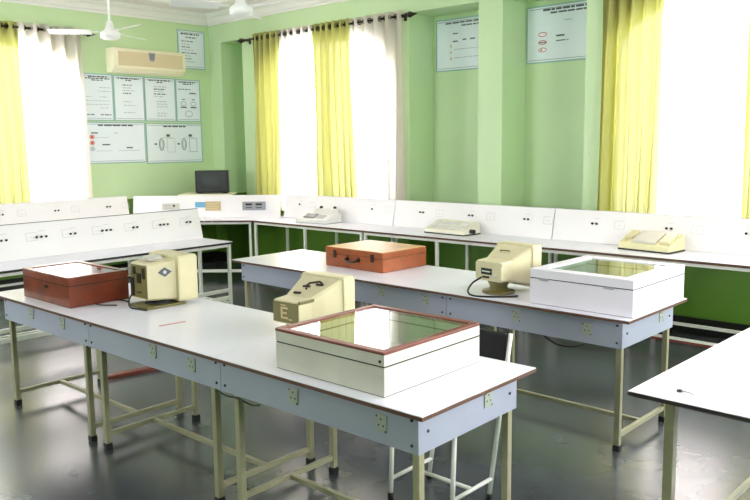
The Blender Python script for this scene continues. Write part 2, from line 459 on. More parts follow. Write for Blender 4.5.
def d2(bm, w, h):
    for cx in (.26, .66):
        ring(bm, cx * w, .47 * h, .042, .085, .012, 2); ring(bm, cx * w, .47 * h, .022, .055, .006, 0)
        loop(bm, (cx + .1) * w, (cx + .24) * w, .27 * h, .62 * h, .005, 3 if cx < .5 else 2)
        bar(bm, (cx + .09) * w, (cx + .15) * w, .66 * h, .72 * h, 0); bar(bm, (cx + .02) * w, (cx + .2) * w, .64 * h, .645 * h, 2)
        bar(bm, (cx - .12) * w, (cx - .08) * w, .46 * h, .5 * h, 0)
lchart('wide framed chart in the lower row with two oval coil drawings', 5.71, 6.61, 1.455, 2.0, [(.3, .7, .90, .018, 0)], d2)
lchart('small blue framed chart high in the corner beside the air conditioner', 6.27, 6.715, 2.75, 3.275,
       [(.12, .8, .88, .02, 0), (.3, .7, .8, .014, 0)] + [(.14, .14 + random.uniform(.3, .6), .7 - .075 * i, .012, i % 2) for i in range(8)])
YW2 = YB + .44 - .002
chart('framed chart high in the first recess right of the middle window', (-5.57, YW2, 2.49), 0, .84, .575,
      [(.16, .95, .90, .016, 0), (.42, .75, .84, .014, 0), (.28, .36, .70, .012, 0), (.28, .36, .55, .014, 0), (.44, .5, .57, .014, 0), (.56, .64, .57, .014, 0), (.3, .7, .4, .007, 1), (.3, .9, .24, .009, 1)],
      lambda bm, w, h: [ring(bm, .25 * w, z * h, .012, .016, .005, 1) for z in (.48, .36, .24)] + [bar(bm, .3 * w, .5 * w, .41 * h, .415 * h, 3)], 'charts in the wall recesses')
chart('framed chart in the recess beside the right window with red marks', (-4.385, YW2, 2.49), 0, .86, .575,
      [(.22, .95, .90, .02, 0), (.32, .8, .845, .016, 0), (.5, .6, .7, .01, 1), (.4, .52, .44, .016, 0), (.4, .56, .36, .01, 0)],
      lambda bm, w, h: [ring(bm, .22 * w, z * h, .05, .024, .008, 1) for z in (.50, .36, .23)] + [bar(bm, .17 * w, .27 * w, .35 * h, .37 * h, 0), bar(bm, .19 * w, .22 * w, .22 * h, .24 * h, 0)], 'charts in the wall recesses')

# ------------------------------------------------------------------ air conditioner (wall unit)
ac = thing('air_conditioner', 'cream split air conditioner with tan grille high on the left wall', 'air conditioner', (XW, 5.19, 2.63), PI / 2)
bm = B(); W_ = 1.06
prism(bm, [(0, 0), (-.12, 0), (-.185, .055), (-.20, .09), (-.20, .27), (-.175, .305), (0, .305)], 'x', 0, W_); obj('case', bm, M['acb'], ac)
bm = B(); box(bm, .06, W_ - .04, -.207, -.199, .085, .262, .003)
for i in range(9): box(bm, .07, W_ - .05, -.211, -.206, .10 + .018 * i, .106 + .018 * i)
obj('grille', bm, M['acg'], ac)
bm = B(); box(bm, .05, W_ - .05, -.19, -.15, .022, .034, M=Matrix.Identity(4)); obj('air_flap', bm, M['acb'], ac)
bm = B(); prism(bm, [(.49, .265), (.59, .265), (.575, .17), (.54, .15), (.505, .17)], 'y', -.216, -.2105)
bb = obj('badge', bm, M['greyd'], ac)
bm = B()
for i in range(3): box(bm, .51, .57, -.2185, -.2155, .235 - .025 * i, .246 - .025 * i)
obj('badge_print', bm, M['ink'], bb)

# ------------------------------------------------------------------ ceiling fans
def fan(label, x, y, zh, ang):
    t = thing('ceiling_fan', label, 'ceiling fan', (x, y, zh), 0, 'white ceiling fans')
    bm = B(); tube(bm, [(0, 0, .05), (0, 0, ZC - zh)], .012); obj('downrod', bm, M['fan'], t)
    bm = B(); lathe(bm, [(.012, -.09), (.06, -.085), (.07, 0)], (0, 0, ZC - zh), 18); obj('ceiling_canopy', bm, M['fan'], t)
    bm = B(); lathe(bm, [(.0, -.07), (.07, -.068), (.10, -.05), (.105, -.02), (.10, .005), (.06, .03), (.045, .055), (.03, .12), (.014, .13)], (0, 0, 0), 24); obj('motor', bm, M['fan'], t)
    for kx in range(3):
        a = ang + kx * 2 * PI / 3
        bm = B(); box(bm, .11, .22, -.02, .02, .010, .016)
        rings = []
        for r, w in ((.19, .055), (.3, .065), (.5, .07), (.6, .066), (.625, .05)):
            rings.append([(r, -w, -.010), (r, w, .024), (r, w, .028), (r, -w, -.006)])
        loft(bm, rings); obj('blade', bm, M['fan'], t, rz=a)
fan('white ceiling fan hanging in front of the air conditioner, left of the two', -7.80, 4.42, 2.90, -.1)
fan('white ceiling fan cut by the top edge above the middle window', -5.62, 4.47, 2.90, .15)

# ------------------------------------------------------------------ wall benches
TH = .76
def leg_bm(x, y, z1, s=.015, z0=.03): 
    q = B(); box(q, x - s, x + s, y - s, y + s, z0, z1, .003); return q
def foot_bm(x, y, s=.019):
    q = B(); box(q, x - s, x + s, y - s, y + s, 0, .035, .004); return q
def add_leg(t, x, y, z1, m, s=.015):
    l = obj('leg', leg_bm(x, y, z1, s), m, t); obj('rubber_foot', foot_bm(x, y, s + .004), M['rubber'], l)

def bench(label, loc, rz, L_, D, terms, midleg=True, edge='edge', panel_h=.30, lean=.06, deck=True, cols=(), shelf=True, rails=()):
    """long bench; local x along the wall 0..L, y from 0 (front) to D (back), board stands at the back leaning back"""
    t = thing('wall_bench', label, 'bench', loc, rz)
    bm = B()
    box(bm, 0.001, L_ - .001, 0.002, D, TH - .003, TH, 0, 0); box(bm, 0.001, L_ - .001, 0, D, TH - .022, TH - .003, 0, 1); obj('worktop', bm, [M['lam'], M[edge]], t)
    # leaning demonstration board
    yb = D - .085; hgt = panel_h
    bm = B(); th = .016
    prism(bm, [(yb, TH + .001), (yb + th, TH + .001), (yb + th + lean, TH + hgt), (yb + lean, TH + hgt)], 'x', .004, L_ - .004)
    ang = math.atan2(lean, hgt)
    for (x, n) in terms:   # faint engraved circuit lines beside the terminals
        Mx = Matrix.Translation((x + .24, yb + lean * .6 - .0002, TH + hgt * .6)) @ Matrix.Rotation(-ang, 4, 'X')
        for (e0, e1, b0, b1) in ((-.05, .05, .035, .039), (-.05, .05, -.035, -.031), (-.05, -.046, -.035, .035), (.046, .05, -.03, .02), (-.02, .02, -.004, .0), (-.26, -.2, .045, .049)):
            box(bm, e0, e1, -.001, .0008, b0, b1, mi=1, M=Mx)
    p = obj('demo_board', bm, [M['panel'], M['faint']], t)
    bm = B(); prism(bm, [(yb + lean - .002, TH + hgt), (yb + th + lean + .002, TH + hgt), (yb + th + lean + .002, TH + hgt + .004), (yb + lean - .002, TH + hgt + .004)], 'x', .004, L_ - .004)
    obj('board_edge', bm, M['faint'] if edge == 'edge' else M['edged'], p)
    def onb(x, f):  # point on board face, f = fraction of height
        return (x, yb + lean * f - .001, TH + hgt * f)
    for (x, n) in terms:
        for kx in range(n):
            q = B(); lathe(q, [(.010, 0), (.011, .006), (.008, .008), (.008, .018), (.002, .020)], (0, 0, 0), 10, M=Matrix.Rotation(PI / 2, 4, 'X'))
            c = onb(x + (kx - (n - 1) / 2) * .042, .60 if panel_h < .295 else .58)
            obj('terminal', q, M['black'], p, loc=c, rot=(-ang, 0, 0))
    xs = [.03, L_ - .03] + ([L_ / 2] if midleg else [])
    for x in xs:
        for y in (.03, D - .05): add_leg(t, x, y, TH - .022, M['legw'])
    for y in (.03, D - .05):
        bm = B(); box(bm, .045, L_ - .045, y - .012, y + .012, TH - .05, TH - .022); obj('top_rail', bm, M['legw'], t)
    bm = B(); box(bm, .045, L_ - .045, D - .062, D - .038, .10, .125); obj('stretcher', bm, M['legw'], t)
    for za, zb in rails:
        bm = B(); box(bm, .046, L_ - .046, .016, .042, za, zb, .003); obj('front_rail', bm, M['legw'], t)
    if shelf:
        bm = B(); box(bm, .046, L_ - .046, .016, .10, .105, .108, 0, 0); box(bm, .046, L_ - .046, .014, .10, .085, .105, 0, 1); obj('foot_board', bm, [M['legw'], M['redrim']], t)
    for x in (.03, L_ - .03):
        bm = B(); box(bm, x - .012, x + .012, .046, D - .066, .13, .155); obj('end_stretcher', bm, M['legw'], t)
    return t
yBf = 6.09; DB = 6.69 - yBf
def bt(px, x0): return px - x0
bench('long white wall bench under the middle window, with the grey photometer', (-7.58, yBf, 0), 0, 1.868, DB, [(.286, 1), (1.53, 1)], panel_h=.29)
bench('long white wall bench below the two chart recesses', (-5.71, yBf, 0), 0, 2.008, DB, [(.396, 2), (1.048, 2), (1.71, 2)], panel_h=.29)
bench('long white wall bench below the right window', (-3.70, yBf, 0), 0, 2.0, DB, [(.42, 2), (1.108, 2), (1.755, 2)], panel_h=.29)
# left wall bench: faces +x
bench('white wall bench along the left wall, behind the island bench', (-8.55, 3.28, 0), PI / 2, 2.0, .60, [(1.04, 2), (1.72, 2), (.38, 2)], panel_h=.29)

# corner bench set diagonally
P0 = Vector((-8.55, 5.285)); P1 = Vector((-7.585, 6.09))
dv = (P1 - P0); Ld = dv.length; ad = math.atan2(dv.y, dv.x)
n_ = Vector((-dv.y, dv.x)).normalized()
cb = thing('corner_bench', 'diagonal white bench across the corner, carrying two meter boxes', 'bench', (P0.x, P0.y, 0), ad)
Mi = Matrix.Rotation(-ad, 4, 'Z') @ Matrix.Translation((-P0.x, -P0.y, 0))
def loc2(x, y):
    v = Mi @ Vector((x, y, 0)); return (v.x, v.y)
poly = [loc2(*p) for p in ((-8.55, 5.285), (-7.585, 6.09), (-7.585, 6.69), (-9.15, 6.69), (-9.15, 5.285))]
bm = B(); prism(bm, poly, 'z', TH - .003, TH, 0); prism(bm, poly, 'z', TH - .022, TH - .003, 1); obj('worktop', bm, [M['lam'], M['edge']], cb)
a0 = loc2(-9.06, 5.30); a1 = loc2(-7.625, 6.60)
bm = B(); ya = .50; le = .05
xa, xb = a0[0] - .0, a1[0] + .0
ya = (a0[1] + a1[1]) / 2
prism(bm, [(ya, TH + .001), (ya + .016, TH + .001), (ya + .016 + le, TH + .285), (ya + le, TH + .285)], 'x', xa, xb)
dbd = obj('demo_board', bm, M['panel'], cb)
for x, y in ((.05, .03), (Ld - .03, .03), (.05, .48), (Ld - .05, .48)): add_leg(cb, x, y, TH - .022, M['legw'])
bm = B(); box(bm, .07, Ld - .05, .018, .042, TH - .05, TH - .022); obj('top_rail', bm, M['legw'], cb)
bm = B(); box(bm, .07, Ld - .05, .018, .042, .10, .135); obj('stretcher', bm, M['legw'], cb)
def on_diag(px_x, px_y, f):   # project a plan point on the board plane, return world pos
    lx = loc2(px_x, px_y)[0]
    v = Mi.inverted() @ Vector((lx, ya + le * f - .002, TH + .285 * f)); return v
angd = math.atan2(le, .285)
def wallbox(name, label, cat, w, h, d, c, m):
    t = thing(name, label, cat, c, ad); bm = B()
    box(bm, -w / 2, w / 2, -d, 0, -h / 2, h / 2, .004); obj('case', bm, m, t)
    for o in t.children: pass
    t.rotation_euler = (-angd * 0, 0, ad)
    return t
c = on_diag(-7.905, 6.41, .52); c += Vector((n_.x, n_.y, 0)) * -.012
mb = wallbox('meter_box', 'grey box with two dark meter windows on the corner board', 'meter box', .30, .11, .03, c, M['greyd'])
for x in (-.065, .065):
    bm = B(); box(bm, x - .042, x + .042, -.034, -.0295, .008, .034, .002); d_ = obj('meter_window', bm, M['black'], mb)
    bm = B(); box(bm, x - .04, x + .04, -.033, -.0295, -.03, -.012, .001); obj('scale_strip', bm, M['ink'], mb)
c = on_diag(-8.29, 6.03, .52) + Vector((n_.x, n_.y, 0)) * -.010
cd = thing('notice_card', 'tan printed card with a blue flap on the corner board', 'notice card', c, ad)
bm = B(); box(bm, -.10, .10, -.006, 0, -.06, .06, .002); obj('tan_card', bm, M['tan'], cd)
bm = B(); box(bm, -.235, -.102, -.005, 0, -.015, .055, .002); obj('blue_flap', bm, M['blue'], cd)
bm = B()
for i in range(5): box(bm, -.08, .08 - (i % 2) * .03, -.0072, -.0058, .035 - .022 * i, .042 - .022 * i)
obj('printed_text', bm, M['acg'], cd)
c = on_diag(-8.72, 5.68, .52) + Vector((n_.x, n_.y, 0)) * -.012
sp = wallbox('socket_box', 'white socket box with a dark button on the corner board', 'socket box', .22, .09, .03, c, M['grey'])
bm = B(); box(bm, -.10, .10, -.034, -.0295, -.036, .036, .002); obj('cover_plate', bm, M['wbox'], sp)
bm = B(); lathe(bm, [(.014, 0), (.014, .008), (.004, .012)], (0, 0, 0), 10, M=Matrix.Translation((.05, -.033, .012)) @ Matrix.Rotation(PI / 2, 4, 'X')); obj('button', bm, M['black'], sp)
bm = B(); box(bm, -.07, .01, -.0355, -.0335, .01, .018); box(bm, -.07, .03, -.0355, -.0335, -.02, -.014); obj('printed_text', bm, M['greyd'], sp)

# television on a stand behind the corner board
st = thing('corner_stand', 'low cream stand behind the corner board, carrying the television', 'stand', (-8.62, 6.20, TH), ad)
bm = B(); box(bm, -.36, .34, -.20, .20, .275, .295, .004); obj('stand_top', bm, M['acb'], st)
for x in (-.30, .28):
    for y in (-.14, .14):
        bm = B(); box(bm, x - .02, x + .02, y - .02, y + .02, .001, .275); obj('leg', bm, M['leg'], st)
tv = thing('television', 'small black tube television in the room corner', 'television', (-8.57, 6.25, TH + .296), ad + .12)
bm = B()
loft(bm, [[(-w, y, z0), (w, y, z0), (w, y, z1), (-w, y, z1)] for w, y, z0, z1 in ((.215, -.17, .012, .305), (.215, -.05, .012, .305), (.20, 0, .02, .29), (.13, .17, .05, .22), (.12, .18, .06, .21))])
obj('cabinet', bm, M['black'], tv)
bm = B()
for a in ((-.19, .19, .272, .297), (-.19, .19, .035, .078), (-.19, -.14, .078, .272), (.13, .19, .078, .272)): box(bm, a[0], a[1], -.182, -.169, a[2], a[3], .002)
obj('bezel', bm, mat('tv_grey_bezel', (46, 46, 48), .45), tv)
bm = B(); rings = []
nx, nz = 8, 6; G = [[bm.verts.new((-.142 + .274 * i / nx, -.172 - .012 * (1 - (2 * i / nx - 1) ** 2) * (1 - (2 * j / nz - 1) ** 2), 0.076 + .198 * j / nz)) for i in range(nx + 1)] for j in range(nz + 1)]
for j in range(nz):
    for i in range(nx): bm.faces.new((G[j][i], G[j][i + 1], G[j + 1][i + 1], G[j + 1][i])).smooth = True
obj('screen', bm, M['tvs'], tv)
for x in (-.16, .16):
    bm = B(); box(bm, x - .03, x + .03, -.12, .06, 0, .013); obj('foot', bm, M['black'], tv)

# island bench with sloped demonstration board (left), faces +x
bench('white island bench at the left with a sloping board of black terminals', (-6.07, .63, 0), PI / 2, 4.0, .57, [(2.03, 2), (2.35, 3), (2.635, 2), (2.96, 3), (3.256, 2), (3.57, 3), (3.853, 2)],
      edge='edged', panel_h=.295, lean=.075, shelf=False, midleg=False, rails=((.185, .225), (.265, .298)))

# ------------------------------------------------------------------ instruments on the wall benches
def rblock(bm, x0, x1, prof, mi=0):  # profile in (y,z) extruded along x
    prism(bm, prof, 'x', x0, x1, mi)
i1 = thing('photometer', 'pale grey photometer with a dark display on the wall bench', 'instrument', (-6.70, 6.40, TH), .07)
bm = B(); rblock(bm, -.24, .24, [(-.15, .006), (.13, .006), (.13, .11), (.05, .125), (-.13, .05), (-.15, .045)]); obj('case', bm, M['grey'], i1)
bm = B(); rblock(bm, -.10, .20, [(-.02, .09), (.12, .12), (.12, .165), (.06, .165)]); obj('hood', bm, M['grey'], i1)
bm = B(); rblock(bm, -.16, .01, [(-.105, .062), (-.015, .099), (-.017, .106), (-.108, .068)]); obj('display', bm, M['black'], i1)
for x in (-.02, .17):
    bm = B(); lathe(bm, [(.018, 0), (.022, .012), (.018, .026), (.004, .03)], (x, .07 if x < 0 else .10, .163), 12); obj('knob', bm, M['black'], i1)
bm = B(); box(bm, -.245, .245, -.152, .132, 0, .008); obj('base', bm, M['greyd'], i1)
bm = B(); rblock(bm, .03, .16, [(-.10, .064), (-.03, .093), (-.031, .096), (-.101, .067)]); obj('key_panel', bm, M['greyd'], i1)

i2 = thing('keyboard_instrument', 'flat off-white instrument with a black plug on the wall bench', 'instrument', (-4.76, 6.44, TH), -.06)
bm = B(); rblock(bm, -.26, .26, [(-.13, .012), (.13, .012), (.13, .125), (.09, .13), (-.12, .045)]); obj('case', bm, mat('off_white_plastic', (226, 222, 206), .45), i2)
bm = B(); box(bm, -.265, .265, -.135, .135, 0, .012); obj('base', bm, M['black'], i2)
bm = B(); lathe(bm, [(.0, 0), (.022, 0), (.022, .05), (.012, .06)], (0, 0, 0), 12, M=Matrix.Translation((.26, -.02, .04)) @ Matrix.Rotation(PI / 2, 4, 'Y')); obj('plug', bm, M['black'], i2)
for i in range(5):
    for j in range(2):
        x = -.19 + .09 * i; y = -.06 + .08 * j; z = .045 + (y + .12) * .085 / .21
        bm = B(); box(bm, -.03, .03, -.022, .022, -.004, .008, .002); obj('key', bm, M['wboxc' if (i + j) % 2 else 'grey'], i2, loc=(x, y, z + .002), rot=(math.atan2(.085, .21), 0, 0))

i3 = thing('desk_instrument', 'cream instrument with a raised centre panel at the bench right end', 'instrument', (-2.67, 6.46, TH), -.12)
bm = B(); rblock(bm, -.23, .23, [(-.13, .014), (.13, .014), (.13, .14), (.08, .14), (-.13, .06)]); obj('case', bm, M['cream'], i3)
bm = B(); box(bm, -.235, .235, -.135, .135, 0, .014); obj('base', bm, M['black'], i3)
bm = B(); rblock(bm, -.12, .10, [(-.115, .068), (.07, .138), (.07, .155), (-.115, .085)]); obj('centre_panel', bm, M['wbox'], i3)
bm = B(); rblock(bm, .125, .215, [(-.10, .073), (.06, .135), (.06, .16), (-.10, .095)]); obj('side_block', bm, M['beige'], i3)
bm = B(); rblock(bm, -.215, -.14, [(-.06, .088), (.06, .135), (.06, .155), (-.06, .11)]); obj('side_block', bm, M['beige'], i3)
for x in (-.18, .17):
    bm = B(); lathe(bm, [(.014, 0), (.014, .012), (.003, .014)], (x, -.085, .078), 10); obj('knob', bm, M['acg'], i3)

# ------------------------------------------------------------------ laboratory tables
def socket(parent, c, rz=0):
    q = B(); box(q, -.028, .028, -.005, 0, -.034, .034, .003); p = obj('socket_plate', q, M['plate'], parent, loc=c, rz=rz)
    q = B()
    for x, z in ((0, .016), (-.012, -.008), (.012, -.008), (-.022, .026), (.022, -.028)): box(q, x - .003, x + .003, -.006, -.0045, z - .0035, z + .0035)
    obj('pin_holes', q, M['black'], p)
def table(label, loc, rz, L_, D, ix0=.06, ix1=.06, ax0=None, ax1=None, socks=(), esocks=(), top='lam', edge='edge', aprons=True, leg_s=.016, lx=None, screws=True, bar_y=None):
    """origin at the right front corner; x runs to -L, y to D"""
    t = thing('laboratory_table', label, 'table', loc, rz)
    bm = B(); box(bm, -L_ + .001, -.001, .001, D - .001, TH - .003, TH, 0, 0); box(bm, -L_, 0, 0, D, TH - .018, TH - .003, 0, 1)
    obj('tabletop', bm, [M[top], M[edge]], t)
    A0 = -L_ + ix0 if ax0 is None else ax0; A1 = -ix1 if ax1 is None else ax1
    Z0, Z1 = TH - .174, TH - .018
    if aprons:
        fr = B(); box(fr, A0, A1, .055, .071, Z0, Z1); fr = obj('apron', fr, M['apron'], t)
        for x, z in socks: socket(fr, (x, .055, z))
        if screws:
            for x in (A0 + .03, A1 - .03):
                for z in (Z0 + .03, Z1 - .03):
                    q = B(); lathe(q, [(.0065, 0), (.0065, .004), (.002, .006)], (0, 0, 0), 10, M=Matrix.Rotation(PI / 2, 4, 'X')); obj('screw', q, M['black'], fr, loc=(x, .055, z))
        rr = B(); box(rr, -L_ + ix0, -ix1, D - .071, D - .055, Z0, Z1); obj('apron', rr, M['apron'], t)
        e = B(); box(e, -ix1 - .016, -ix1, .0715, D - .0715, Z0, Z1); e = obj('apron', e, M['apron'], t)
        for y, z in esocks: socket(e, (-ix1, y, z), PI / 2)
        if ix1 > .05 and screws:
            for y, z in ((.11, (Z0 + Z1) / 2), (D - .11, (Z0 + Z1) / 2)):
                q = B(); lathe(q, [(.0065, 0), (.0065, .004), (.002, .006)], (0, 0, 0), 10, M=Matrix.Rotation(PI / 2, 4, 'Y')); obj('screw', q, M['black'], e, loc=(-ix1, y, z))
        e = B(); box(e, -L_ + ix0, -L_ + ix0 + .016, .0715, D - .0715, Z0, Z1); obj('apron', e, M['apron'], t)
    l0, l1 = lx if lx else (-L_ + ix0 + .026, -ix1 - .026)
    yf, yr = .055 + .016 + leg_s, D - .055 - .016 - leg_s
    for x in (l0, l1):
        for y in (yf, yr): add_leg(t, x, y, TH - .018, M['leg'], leg_s)
        q = B(); box(q, x - .012, x + .012, yf + leg_s - .001, yr - leg_s + .001, .075, .10, .002); obj('cross_bar', q, M['leg'], t)
    ym = bar_y or (yf + yr) / 2
    q = B(); box(q, l0 + .011, l1 - .011, ym - .012, ym + .012, .075, .099, .002); obj('long_bar', q, M['leg'], t)
    return t
FX, FY, thF = -1.6207, 2.021, .0078
def Fp(d): return (FX - d * math.cos(thF), FY - d * math.sin(thF), 0)
DF = .7734
table('front row table at the right, carrying the white case with red rim', Fp(0), thF, 1.215, DF, ax0=-1.214, socks=[(-.235, .667), (-.72, .667)], esocks=[(.50, .684)])
table('front row middle table, nearly bare, with a pink paper slip', Fp(1.2164), thF, 1.207, DF, ax0=-1.206, ax1=-.001, socks=[(-.22, .667), (-.55, .675)])
table('front row table at the left, carrying the red-brown wooden case', Fp(2.4248), thF, 1.160, DF, ax1=-.001, socks=[(-.30, .675), (-.70, .68)])
MX, MY, thM, DM = -1.690, 3.84, -.0146, .780
def Mp(d): return (MX - d * math.cos(thM), MY - d * math.sin(thM), 0)
table('middle row table at the right, carrying the lilac-white glazed case', Mp(0), thM, 1.245, DM, ax0=-1.244, socks=[(-.265, .667), (-.72, .675)], esocks=[(.55, .684)], lx=(-1.165, -.086))
table('middle row centre table, carrying the closed wooden case with handle', Mp(1.247), thM, 1.125, DM, ax0=-1.124, ax1=-.001, socks=[(-.17, .685), (-.56, .69)], lx=(-1.04, -.07))
table('middle row table at the far left, its top bare', Mp(2.374), thM, 1.065, DM, ax1=-.001, socks=[])
RX, RY, thR = -1.2075, 2.7523, -.0259
table('bare lilac-white table at the right edge of the picture', (RX + 1.8 * math.cos(thR), RY + 1.8 * math.sin(thR), 0), thR, 1.8, 1.35, ix0=.06, ix1=.06, top='lamR', edge='edged', aprons=False, lx=(-1.667, -.09), leg_s=.019)

# ------------------------------------------------------------------ display cases
def case(name, label, x0, x1, y0, y1, h, rz, mb, mrim, lid_h, rim_w=.05, feet=False, inset=True, line=True):
    cx, cy = (x0 + x1) / 2, (y0 + y1) / 2; w, d = (x1 - x0) / 2, (y1 - y0) / 2
    t = thing(name, label, 'display case', (cx, cy, TH + .0005), rz)
    hb = h - lid_h - .006; th = .014
    bm = B()
    box(bm, -w, w, -d, -d + th, .002, hb); box(bm, -w, w, d - th, d, .002, hb)
    box(bm, -w, -w + th, -d + th, d - th, .002, hb); box(bm, w - th, w, -d + th, d - th, .002, hb); obj('case_body', bm, mb, t)
    bm = B(); box(bm, -w, w, -d, d, 0, .002); box(bm, -w + th, w - th, -d + th, d - th, .002, .012, 0, 1); obj('case_floor', bm, [M['edged'], M['inside']], t)
    bm = B(); z0 = hb + .006
    s = .002
    box(bm, -w + s, w - s, -d + s, d - s, hb, z0, mi=0)
    bm.free(); bm = B()
    for a in ((-w + s, w - s, -d + s, -d + th), (-w + s, w - s, d - th, d - s), (-w + s, -w + th, -d + th, d - th), (w - th, w - s, -d + th, d - th)): box(bm, a[0], a[1], a[2], a[3], hb, z0)
    obj('seam', bm, M['rubber'], t)
    bm = B()
    for a in ((-w, w, -d, -d + th), (-w, w, d - th, d), (-w, -w + th, -d + th, d - th), (w - th, w, -d + th, d - th)): box(bm, a[0], a[1], a[2], a[3], z0, h - .012)
    lid = obj('lid', bm, mb, t)
    bm = B(); r = rim_w
    for a in ((-w - .002, w + .002, -d - .002, -d + r), (-w - .002, w + .002, d - r, d + .002), (-w - .002, -w + r, -d + r, d - r), (w - r, w + .002, -d + r, d - r)): box(bm, a[0], a[1], a[2], a[3], h - .012, h, .002)
    obj('lid_rim', bm, mrim, lid)
    bm = B(); q = r * .55
    for a in ((-w + r, w - r, -d + r, -d + r + .012), (-w + r, w - r, d - r - .012, d - r), (-w + r, -w + r + .012, -d + r + .012, d - r - .012), (w - r - .012, w - r, -d + r + .012, d - r - .012)): box(bm, a[0], a[1], a[2], a[3], h - .016, h - .008)
    obj('glazing_bead', bm, mrim, lid)
    bm = B(); box(bm, -w + r + .002, w - r - .002, -d + r + .002, d - r - .002, h - .0075, h - .0045); obj('glass_pane', bm, M['caseglass'], lid)
    return t
k1 = case('display_case', 'worn white display case with red-brown rim and glass lid on the front table', -2.468, -1.857, 2.090, 2.712, .173, .004, M['wbox'], M['redrim'], .055, rim_w=.03)
bm = B(); lathe(bm, [(.006, 0), (.006, .004), (.002, .006)], (0, 0, 0), 10, M=Matrix.Translation((.285, -.311, .135)) @ Matrix.Rotation(PI / 2, 4, 'X')); obj('latch_stud', bm, M['rubber'], k1)
k2 = case('display_case', 'red-brown wooden display case with glass lid on the left front table', -4.93, -4.32, 2.092, 2.478, .182, 0, M['wood'], M['wood'], .05, rim_w=.035)
bm = B(); box(bm, -.02, .02, -.004, 0, -.008, .008, .001); lathe(bm, [(.008, 0), (.008, .008)], (0, 0, 0), 8, M=Matrix.Translation((0, -.004, 0)) @ Matrix.Rotation(PI / 2, 4, 'X')); obj('lock', bm, M['brass'], k2, loc=(.02, -.193, .10))
k3 = case('display_case', 'lilac-white display case with wide white rim and glass lid on the middle table', -2.325, -1.695, 3.915, 4.59, .205, -.02, M['wboxc'], M['wboxc'], .05, rim_w=.075)
bm = B(); box(bm, -.03, .03, -.005, 0, -.006, .006, .002); obj('latch', bm, M['greyd'], k3, loc=(-.22, -.3425, .148)); 
bm = B(); box(bm, -.03, .03, -.005, 0, -.006, .006, .002); obj('latch', bm, M['greyd'], k3, loc=(.18, -.3425, .148))
# closed wooden case with handle
w_ = thing('wooden_case', 'closed orange-brown wooden case with dark handle on the middle table', 'case', (-3.985, 4.405, TH + .0005), -.03)
W2_, D2_ = .305, .245
bm = B(); box(bm, -W2_, W2_, -D2_, D2_, 0, .098, .004); obj('case_body', bm, M['wood2'], w_)
bm = B(); box(bm, -W2_, W2_, -D2_, D2_, .1, .147, .004, 0); lid = obj('lid', bm, M['wood2'], w_)
bm = B(); box(bm, -W2_ + .004, W2_ - .004, -D2_ + .004, D2_ - .004, .147, .150); obj('lid_top', bm, M['woodtop'], lid)
bm = B(); tube(bm, [(-.06, -.249, .075), (-.06, -.27, .075), (-.05, -.278, .062), (0, -.28, .056), (.05, -.278, .062), (.06, -.27, .075), (.06, -.249, .075)], .008); h = obj('handle', bm, M['brass'], w_)
for x in (-.06, .06):
    bm = B(); box(bm, x - .014, x + .014, -.250, -.245, .058, .096, .002); obj('handle_plate', bm, M['brass'], h)
for x in (-.2, .2):
    bm = B(); box(bm, -.016, .016, -.006, 0, -.03, .03, .002); box(bm, -.01, .01, -.010, -.005, -.012, .012, .002); obj('clasp', bm, M['brass'], w_, loc=(x, -.245, .10))

# ------------------------------------------------------------------ lamp and scale boxes
def sect(hw, y, z0, z1, c=.012):
    return [(-hw, y, z0 + c), (-hw + c, y, z0), (hw - c, y, z0), (hw, y, z0 + c), (hw, y, z1 - c), (hw - c, y, z1), (-hw + c, y, z1), (-hw, y, z1 - c)]
def lamp_box(label, loc, rz, S_, rim_y, rim, hl=.08):
    """S_ body sections (half width, y, z0, z1); screen hood at the far end"""
    t = thing('lamp_and_scale_box', label, 'instrument', loc, rz)
    bm = B(); loft(bm, [sect(*s) for s in S_]); obj('body', bm, M['beige'], t)
    hw, z0, z1 = rim
    bm = B(); loft(bm, [sect(hw, rim_y, z0, z1), sect(hw + .004, rim_y + .012, z0 - .004, z1 + .004), sect(hw + .004, rim_y + hl - .005, z0 - .004, z1 + .004), sect(hw, rim_y + hl, z0, z1)]); hd = obj('screen_hood', bm, M['beige'], t)
    bm = B(); box(bm, -hw + .02, hw - .02, rim_y + hl - .0005, rim_y + hl + .0025, z0 + .03, z1 - .03); obj('screen', bm, M['tvs'], hd)
    return t
def cable(label, pts, r=.005):
    q = B(); P = []
    pts = [Vector(p) for p in pts]
    for i in range(len(pts) - 1):
        p0, p1, p2, p3 = pts[max(i - 1, 0)], pts[i], pts[i + 1], pts[min(i + 2, len(pts) - 1)]
        for s in range(6):
            u = s / 6; P.append(.5 * ((2 * p1) + (p2 - p0) * u + (2 * p0 - 5 * p1 + 4 * p2 - p3) * u * u + (-p0 + 3 * p1 - 3 * p2 + p3) * u ** 3))
    P.append(pts[-1]); tube(q, P, r, 8)
    return obj('cable', q, M['rubber'])
